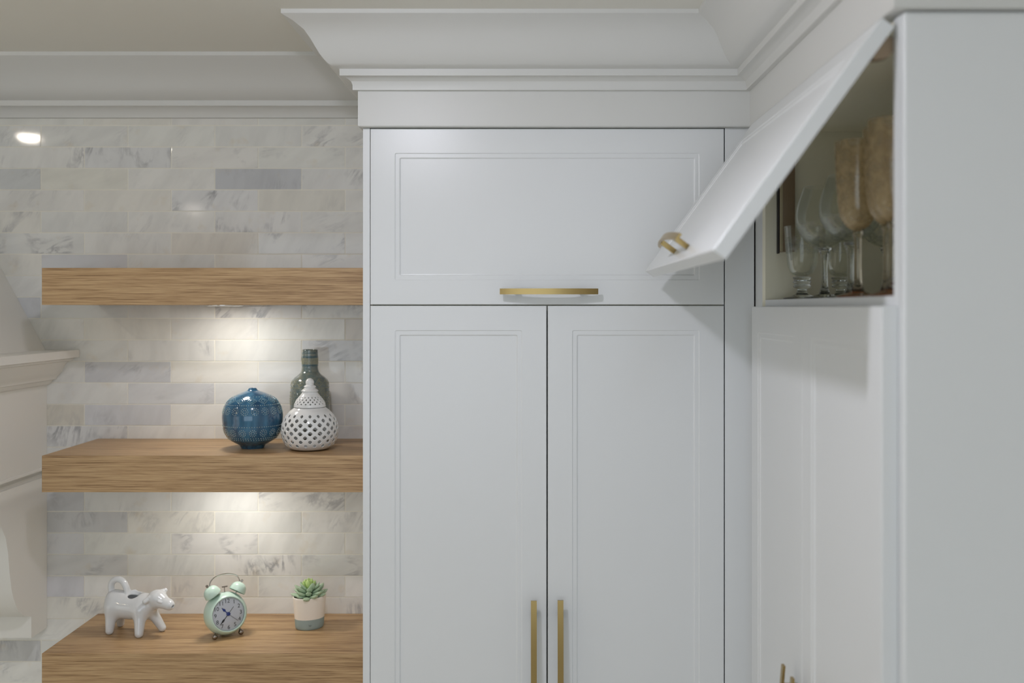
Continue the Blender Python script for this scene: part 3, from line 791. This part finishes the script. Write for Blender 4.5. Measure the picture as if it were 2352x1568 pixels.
def cow_sdf(X, Y, Z):
    P = np.stack([X, Y, Z], -1)
    def caps(a, b, ra, rb):
        a, b = np.array(a), np.array(b); ab = b-a
        t = np.clip(((P-a) @ ab)/(ab @ ab), 0, 1)
        return np.linalg.norm(P-a-t[..., None]*ab, axis=-1)-(ra+(rb-ra)*t)
    def ell(c, r):
        q = (P-np.array(c))/np.array(r); k = np.linalg.norm(q, axis=-1); return (k-1)*min(r)
    d = caps((-.036, 0, .0585), (.022, 0, .0570), .0285, .0280)
    d = smin(d, caps((-.046, 0, .074), (-.030, 0, .074), .0185, .0165), .012)       # rump
    d = smin(d, caps((.022, 0, .062), (.030, 0, .068), .0225, .0200), .010)        # shoulder
    d = smin(d, caps((.030, -.001, .064), (.058, -.003, .072), .0185, .0150), .010) # neck
    # legs (near side is -y)
    d = smin(d, caps((-.043, -.013, .056), (-.0430, -.0235, .0080), .0150, .0088), .012)
    d = smin(d, caps((-.043, .013, .056), (-.0520, .0300, .0080), .0150, .0088), .012)
    d = smin(d, caps((.0270, -.014, .052), (.0335, -.0285, .0080), .0140, .0094), .012)
    d = smin(d, caps((.0350, .010, .052), (.0600, .0195, .0080), .0130, .0086), .012)
    # head
    hd = caps((.0635, -.004, .0790), (.0925, -.0085, .0700), .0192, .0112)
    hd = smin(hd, ell((.0620, -.004, .0845), (.0185, .0185, .0140)), .006)
    hd = smin(hd, caps((.093, -.0078, .0705), (.0965, -.0085, .0690), .0108, .0100), .005)
    d = smin(d, hd, .0045)
    # ears
    d = smin(d, caps((.0530, -.0190, .0850), (.0455, -.0235, .0780), .0052, .0062), .003)
    d = smin(d, caps((.0690, .0080, .0925), (.0730, .0105, .0950), .0066, .0054), .004)
    # brow and eyes
    d = smin(d, caps((.0760, -.0215, .0800), (.0820, -.0205, .0775), .0026, .0022), .002)
    d = smin(d, caps((.0745, .0120, .0800), (.0800, .0110, .0780), .0022, .0020), .003)
    # tail handle loop
    loop = [(-.0530, 0, .084), (-.0550, 0, .096), (-.0535, 0, .107), (-.0455, 0, .1145), (-.0350, 0, .1165), (-.0255, 0, .1120), (-.0190, 0, .1030), (-.0150, 0, .0940), (-.0120, 0, .0860)]
    loop = [(p[0]-1, 0, p[1]) for p in smoothprof([(q[0]+1, q[2]) for q in loop], 4)]
    for a, b in zip(loop, loop[1:]): d = smin(d, caps(a, b, .0066, .0066), .0012)
    # spout hole, filling hole and hollow
    cav = ell((-.002, .001, .060), (.032, .0205, .0215))
    rim = smin(caps((-.0100, .002, .0850), (-.0040, .0115, .0865), .0044, .0048), caps((-.0040, .0115, .0865), (.0200, .0110, .0810), .0048, .0048), .004)
    d = smin(d, rim, .008)
    cut = ell((.0045, -.0035, .0935), (.0160, .0165, .0200))
    d = smax(d, -smin(cav, cut, .004), .0028)
    d = np.maximum(d, -caps((.098, -.009, .068), (.112, -.012, .067), .0030, .0036))
    return np.maximum(d, -Z)
cow = thing('cow_creamer', (-.885, 2.226, SZ3), 'glossy white porcelain cow-shaped cream jug on the lowest shelf, left of the clock', 'creamer', rot=(0, 0, R(-12)))
Vc, Fc = surface_nets(cow_sdf, (-.075, -.045, -.004), (.118, .046, .135), .0011)
cw = mk('body', Vc, Fc, M_porc, cow, local=True, ang=180)
sm_ = cw.modifiers.new('smooth', 'SMOOTH'); sm_.factor = .5; sm_.iterations = 3

# ------------------------------------------------------------------ mint twin-bell alarm clock (face looks to local -y)
ck = thing('alarm_clock', (-.6650, 2.196, SZ3), 'mint green twin-bell alarm clock with a chrome handle, on the lowest shelf', 'clock', rot=(0, 0, R(35)))
TILT = Matrix.Translation((0, 0, .0)) @ Matrix.Rotation(R(-9), 4, 'X')
CZ = .0500
def cp_(name, g, mat, parent=ck, **k): return mk(name, *xf(g, TILT), mat, parent, local=True, **k)
case_p = smoothprof([(.0352, -.0130), (.0355, -.0165), (.0366, -.0188), (.0386, -.0180), (.0420, -.0130), (.0450, -.0050), (.0464, .0040), (.0460, .0130), (.0435, .0220), (.0375, .0285), (.0270, .0320), (.0001, .0330)], 4)
case = cp_('case', lathe(case_p, 64, (0, 0, CZ), 'Y'), M_mint, ang=60)
dial = cp_('dial', cap(lathe([(.0362, -.0128), (.0001, -.0129)], 64, (0, 0, CZ), 'Y'), 64, 0), M_dial)
lens = cp_('lens', lathe([(.0354, -.0160), (.0300, -.0176), (.0200, -.0189), (.0100, -.0195), (.0001, -.0197)], 48, (0, 0, CZ), 'Y'), M_lens, ang=60)
def text_mesh(s, size, extrude=.0001):
    cu = bpy.data.curves.new('t', 'FONT'); cu.body = s; cu.size = size; cu.align_x = 'CENTER'; cu.align_y = 'CENTER'; cu.extrude = extrude; cu.resolution_u = 3
    o = bpy.data.objects.new('t', cu); COL.objects.link(o); bpy.context.view_layer.update()
    dg = bpy.context.evaluated_depsgraph_get(); me = o.evaluated_get(dg).to_mesh()
    V = [v.co.copy() for v in me.vertices]; F = [list(p.vertices) for p in me.polygons]
    o.evaluated_get(dg).to_mesh_clear(); bpy.data.objects.remove(o); return V, F
for n in range(1, 13):
    a = 2*PI*n/12; g_ = text_mesh(str(n), .0122)
    if g_[0]:
        xs = [v.x for v in g_[0]]; zs_ = [v.y for v in g_[0]]; cx, cy = (min(xs)+max(xs))/2, (min(zs_)+max(zs_))/2
        g_ = ([Vector((v.x-cx+.0282*math.sin(a), -.0131-v.z, v.y-cy+CZ+.0282*math.cos(a))) for v in g_[0]], g_[1])
        cp_('numeral', g_, M_num, dial, sm=False)
def hand(deg, L, w, y, mat, tail=.0, name='hand', spade=False):
    a = R(deg); d_ = Vector((math.sin(a), 0, math.cos(a))); n_ = Vector((math.cos(a), 0, -math.sin(a))); c = Vector((0, y, CZ))
    pts = [(-tail, w*.5), (L*.45, w*.5)]+([(L*.58, w*1.7), (L*.68, w*1.5)] if spade else [])+[(L*.85, w*.5), (L, w*.25)]
    V = [c+d_*t+n_*q for t, q in pts]+[c+d_*t-n_*q for t, q in pts[::-1]]
    V2 = [v+Vector((0, -.0005, 0)) for v in V]; n = len(V)
    return cp_(name, (V+V2, [list(range(n)), [n+k for k in range(n)]]+[[k, (k+1) % n, n+(k+1) % n, n+k] for k in range(n)]), mat, sm=False)
hand(-43, .0205, .0016, -.0140, M_blue, name='hour_hand', spade=True)
hand(-137, .0285, .0012, -.0146, M_black, name='minute_hand', spade=True)
hand(131, .0285, .0006, -.0152, M_black, .004, name='second_hand')
hand(42, .0190, .0009, -.0135, M_olive, name='alarm_hand')
cp_('centre_pin', lathe([(.0001, -.0168), (.0026, -.0166), (.0040, -.0158), (.0042, -.0130)], 20, (0, 0, CZ), 'Y'), M_blue)
for s in (-1, 1):
    ax = Matrix.Translation((s*.0285, .001, CZ+.0475)) @ Matrix.Rotation(R(s*32), 4, 'Y')
    bell = lathe(smoothprof([(.0001, .0165), (.0065, .0158), (.0120, .0128), (.0162, .0075), (.0182, .0005), (.0186, -.0040), (.0180, -.0044), (.0172, .0), (.0150, .0070), (.0060, .0145), (.0001, .0150)], 3), 36)
    bo = cp_('bell', xf(bell, ax), M_mint, ang=50)
    cp_('bell_bolt', xf(lathe([(.0016, .0160), (.0016, .0178), (.0027, .0180), (.0029, .0205), (.0022, .0228), (.0001, .0232)], 14), ax), M_steel if s < 0 else M_chrome, bo)
    cp_('bell_post', xf(lathe([(.0018, -.0160), (.0018, .0140)], 12), ax), M_chrome)
    fx = .0290 if s > 0 else -.0290
    mk('foot', *join(sphere((fx, -.004, .0060), .0060, 18, 12), tube([TILT @ Vector((fx*.93, 0, CZ-.0325)), Vector((fx, -.004, .0060))], .0022, 8)), M_steel, ck, local=True)
mk('foot', *join(sphere((0, .030, .0040), .0040, 14, 8), tube([(0, .022, .028), (0, .030, .005)], .0020, 8)), M_steel, ck, local=True)
hpth = []
for k in range(25):
    t = PI*k/24; hpth.append(Vector((-.0335*math.cos(t), .001, CZ+.0640+.0215*math.sin(t)**.85)))
cp_('carry_handle', tube(hpth, .0013, 8, flat=1.9, up=(0, 0, 1)), M_chrome)
cp_('hammer', join(boxg(-.0065, .0055, -.001, .003, CZ+.0565, CZ+.0592, .0006), boxg(-.0016, -.0004, .0, .002, CZ+.044, CZ+.057)), M_steel)

# ------------------------------------------------------------------ potted succulent
pc = Vector((-.4985, 2.262, SZ3))
pot = thing('potted_succulent', pc, 'small green succulent in an oval cream and blue-grey pot, right of the clock', 'plant', rot=(0, 0, R(28)))
PH = .0725
def potring(z): t = z/PH; return .0318+(.0375-.0318)*t
pp = [(.0001, 0), (.0295, 0), (.0312, .0018)]+[(potring(z), z) for z in (.006, .014, .0235)]
mk('pot_base', *lathe(pp, 56, sy=.80), M_potg, pot, local=True, ang=50)
pp = [(potring(z), z) for z in (.0235, .04, .055, .068)]+[(.0376, .0716), (.0370, .0726), (.0356, .0722), (.0350, .066), (.0346, .055)]
mk('pot_wall', *lathe(pp, 56, sy=.80), M_pot, pot, local=True, ang=50)
mk('gravel', *cap(lathe([(.0349, .0630), (.02, .0655), (.0002, .066)], 40, sy=.79), 40, 0), M_soil, pot, local=True)
# a faded stamp: two short pen strokes
mk('stamp', *join(tube([(-.0100+.0012*k, -.0266-.0001*k, .0120+.0012*math.sin(k*1.9)) for k in range(7)], .0003, 5), tube([(-.0080, -.0268, .0098), (-.0040, -.0271, .0100)], .0003, 5)), M_stamp, pot, local=True)
def leaf_mesh(name, mat, L=1, W=.235, T=.17, n=8, m=8):
    V, F = [], []
    for i in range(n+1):
        t = i/n; w = W*(math.sin(PI*min(1, t**1.15))**.62 if 0 < t < 1 else 0)+.004
        zc = .12*t*t
        for k in range(m):
            a = 2*PI*k/m; V.append(Vector((t*L, w*math.cos(a)*1.0, zc+w*(T/W)*math.sin(a)*(1 if math.sin(a) < 0 else .45))))
    for i in range(n):
        for k in range(m): F.append([i*m+k, i*m+(k+1) % m, (i+1)*m+(k+1) % m, (i+1)*m+k])
    F.append(list(range(m))); F.append([n*m+k for k in range(m)])
    me = bpy.data.meshes.new(name); me.from_pydata(V, [], F); me.update()
    bm = bmesh.new(); bm.from_mesh(me); bmesh.ops.recalc_face_normals(bm, faces=bm.faces[:]); bm.to_mesh(me); bm.free()
    me.shade_smooth(); me.materials.append(mat); return me
LM, LG = leaf_mesh('leaf', M_leaf), leaf_mesh('young_leaf', M_leafg)
rl = random.Random(5)
def leaf(x, y, z, az, el, L, young=False, roll=0):
    o = bpy.data.objects.new('leaf', LG if young else LM); COL.objects.link(o); o.parent = pot
    o.location = (x, y, z); o.rotation_euler = Euler((roll, -R(el), R(az)), 'XYZ'); o.scale = (L, L, L)
    if young: o['label'] = 'bright green young leaf'
for tier, (n, el, L, z, r0) in enumerate([(9, 4, .0350, .0715, .006), (8, 16, .0345, .0750, .005), (7, 29, .0320, .0785, .004), (6, 44, .0290, .0815, .0035)]):
    for k in range(n):
        az = 360*(k+.5*(tier % 2))/n+rl.uniform(-7, 7)
        leaf(r0*math.cos(R(az))*1.1, r0*math.sin(R(az)), z+rl.uniform(-.001, .001), az, el+rl.uniform(-5, 5), L*rl.uniform(.88, 1.08))
for n, el, L, z in ((5, 60, .0250, .0850), (5, 74, .0225, .0870), (3, 84, .018, .0885)):
    for k in range(n):
        az = 360*k/n+rl.uniform(-10, 10)+el*3
        leaf(.004*math.cos(R(az))-.002, .004*math.sin(R(az)), z, az, el+rl.uniform(-4, 4), L*rl.uniform(.9, 1.1), True)
mk('stem', *tube([(0, 0, .063), (0, 0, .080), (-.001, 0, .094)], [.006, .005, .003], 8), M_leaf, pot, local=True)

# ------------------------------------------------------------------ stemware in the open cabinet
ZG = ZS+.0004
def shell(prof_out, th=.0011):
    """open bowl: outer profile up, inner back down"""
    inner = [(max(r-th, .0001), z+(th*1.2 if i == 0 else 0)) for i, (r, z) in enumerate(prof_out)]
    return prof_out+inner[::-1]
def goblet(x, y, label):
    t = thing('footed_goblet', (x, y, ZG), label, 'glass', 'small footed goblets')
    bowl = smoothprof([(.0001, .043), (.012, .0435), (.0215, .050), (.0268, .064), (.0290, .085), (.0312, .110), (.0330, .1350)], 4)
    b = mk('bowl', *lathe(shell(bowl, .0014), 40, (x, y, ZG)), M_glass, t, ang=60)
    mk('etched_flower', *lathe([(prof_r(bowl, z)+.0003, z) for z in (.085, .095, .105, .115)], 40, (x, y, ZG)), M_etch, b, ang=60)
    st_ = smoothprof([(.0001, .0425), (.0150, .0415), (.0165, .0385), (.0140, .0360), (.0165, .0330), (.0162, .0300), (.0138, .0278), (.0160, .0250), (.0150, .0218), (.0095, .0190), (.0085, .0150), (.0110, .0110)], 4)
    mk('stem', *lathe(st_, 32, (x, y, ZG)), M_sglass, t, ang=60)
    mk('foot', *lathe(smoothprof([(.0100, .0112), (.0200, .0060), (.0330, .0030), (.0345, .0012), (.0335, 0), (.0001, 0)], 3), 40, (x, y, ZG)), M_sglass, t, ang=60)
def wineglass(x, y, label, s=1.0):
    t = thing('wine_glass', (x, y, ZG), label, 'glass', 'large balloon wine glasses')
    bowl = smoothprof([(.0001, .0900*s), (.010, .0905*s), (.024, .0960*s), (.0395, .1100*s), (.0485, .1280*s), (.0505, .1450*s), (.0470, .1650*s), (.0410, .1830*s), (.0365, .1960*s)], 4)
    b = mk('bowl', *lathe(shell(bowl, .0010), 48, (x, y, ZG)), M_glass, t, ang=60)
    mk('etched_band', *lathe([(prof_r(bowl, z*s)+.0003, z*s) for z in (.100, .108, .116, .124, .132)], 48, (x, y, ZG)), M_etch, b, ang=60)
    mk('stem', *lathe(smoothprof([(.0001, .0898*s), (.0120, .0890*s), (.0075, .0800*s), (.0052, .0640*s), (.0050, .0400*s), (.0062, .0200*s), (.0100, .0085)], 4), 24, (x, y, ZG)), M_sglass, t, ang=60)
    mk('foot', *lathe(smoothprof([(.0100, .0085), (.0220, .0045), (.0350, .0022), (.0355, .0008), (.0345, 0), (.0001, 0)], 3), 48, (x, y, ZG)), M_sglass, t, ang=60)
def flute(x, y, label, s=1.0):
    t = thing('champagne_flute', (x, y, ZG), label, 'glass', 'frosted amber flutes')
    bowl = smoothprof([(.0001, .1020*s), (.0065, .1030*s), (.0170, .1100*s), (.0250, .1230*s), (.0295, .1450*s), (.0315, .1700*s), (.0330, .2000*s), (.0338, .2400*s)], 4)
    mk('bowl', *lathe(shell(bowl, .0012), 44, (x, y, ZG)), M_amber, t, ang=60)
    mk('stem', *lathe(smoothprof([(.0001, .1018*s), (.0085, .1010*s), (.0062, .0920*s), (.0055, .0700*s), (.0056, .0400*s), (.0070, .0200*s), (.0105, .0095)], 4), 24, (x, y, ZG)), M_sgold, t, ang=60)
    mk('foot', *lathe(smoothprof([(.0105, .0095), (.0200, .0055), (.0320, .0026), (.0325, .0010), (.0315, 0), (.0001, 0)], 3), 44, (x, y, ZG)), M_amberbase, t, ang=60)
goblet(.5060, 1.8450, 'small clear footed goblet with a ringed stem, leftmost glass in the open cabinet')
goblet(.5820, 1.8600, 'small clear footed goblet half hidden behind the wine glasses')
wineglass(.5180, 1.7450, 'balloon wine glass farthest back, behind the front goblet')
wineglass(.5250, 1.6250, 'balloon wine glass just left of the amber flutes', 1.02)
wineglass(.6250, 1.7400, 'balloon wine glass deeper in the cabinet, behind the amber flutes')
flute(.5060, 1.5330, 'frosted amber flute, leftmost of the three')
flute(.5250, 1.4600, 'frosted amber flute in the middle, partly hidden', 1.03)
flute(.5050, 1.3800, 'frosted amber flute nearest the end panel', 1.02)
goblet(.6350, 1.6000, 'small clear footed goblet behind the amber flutes')
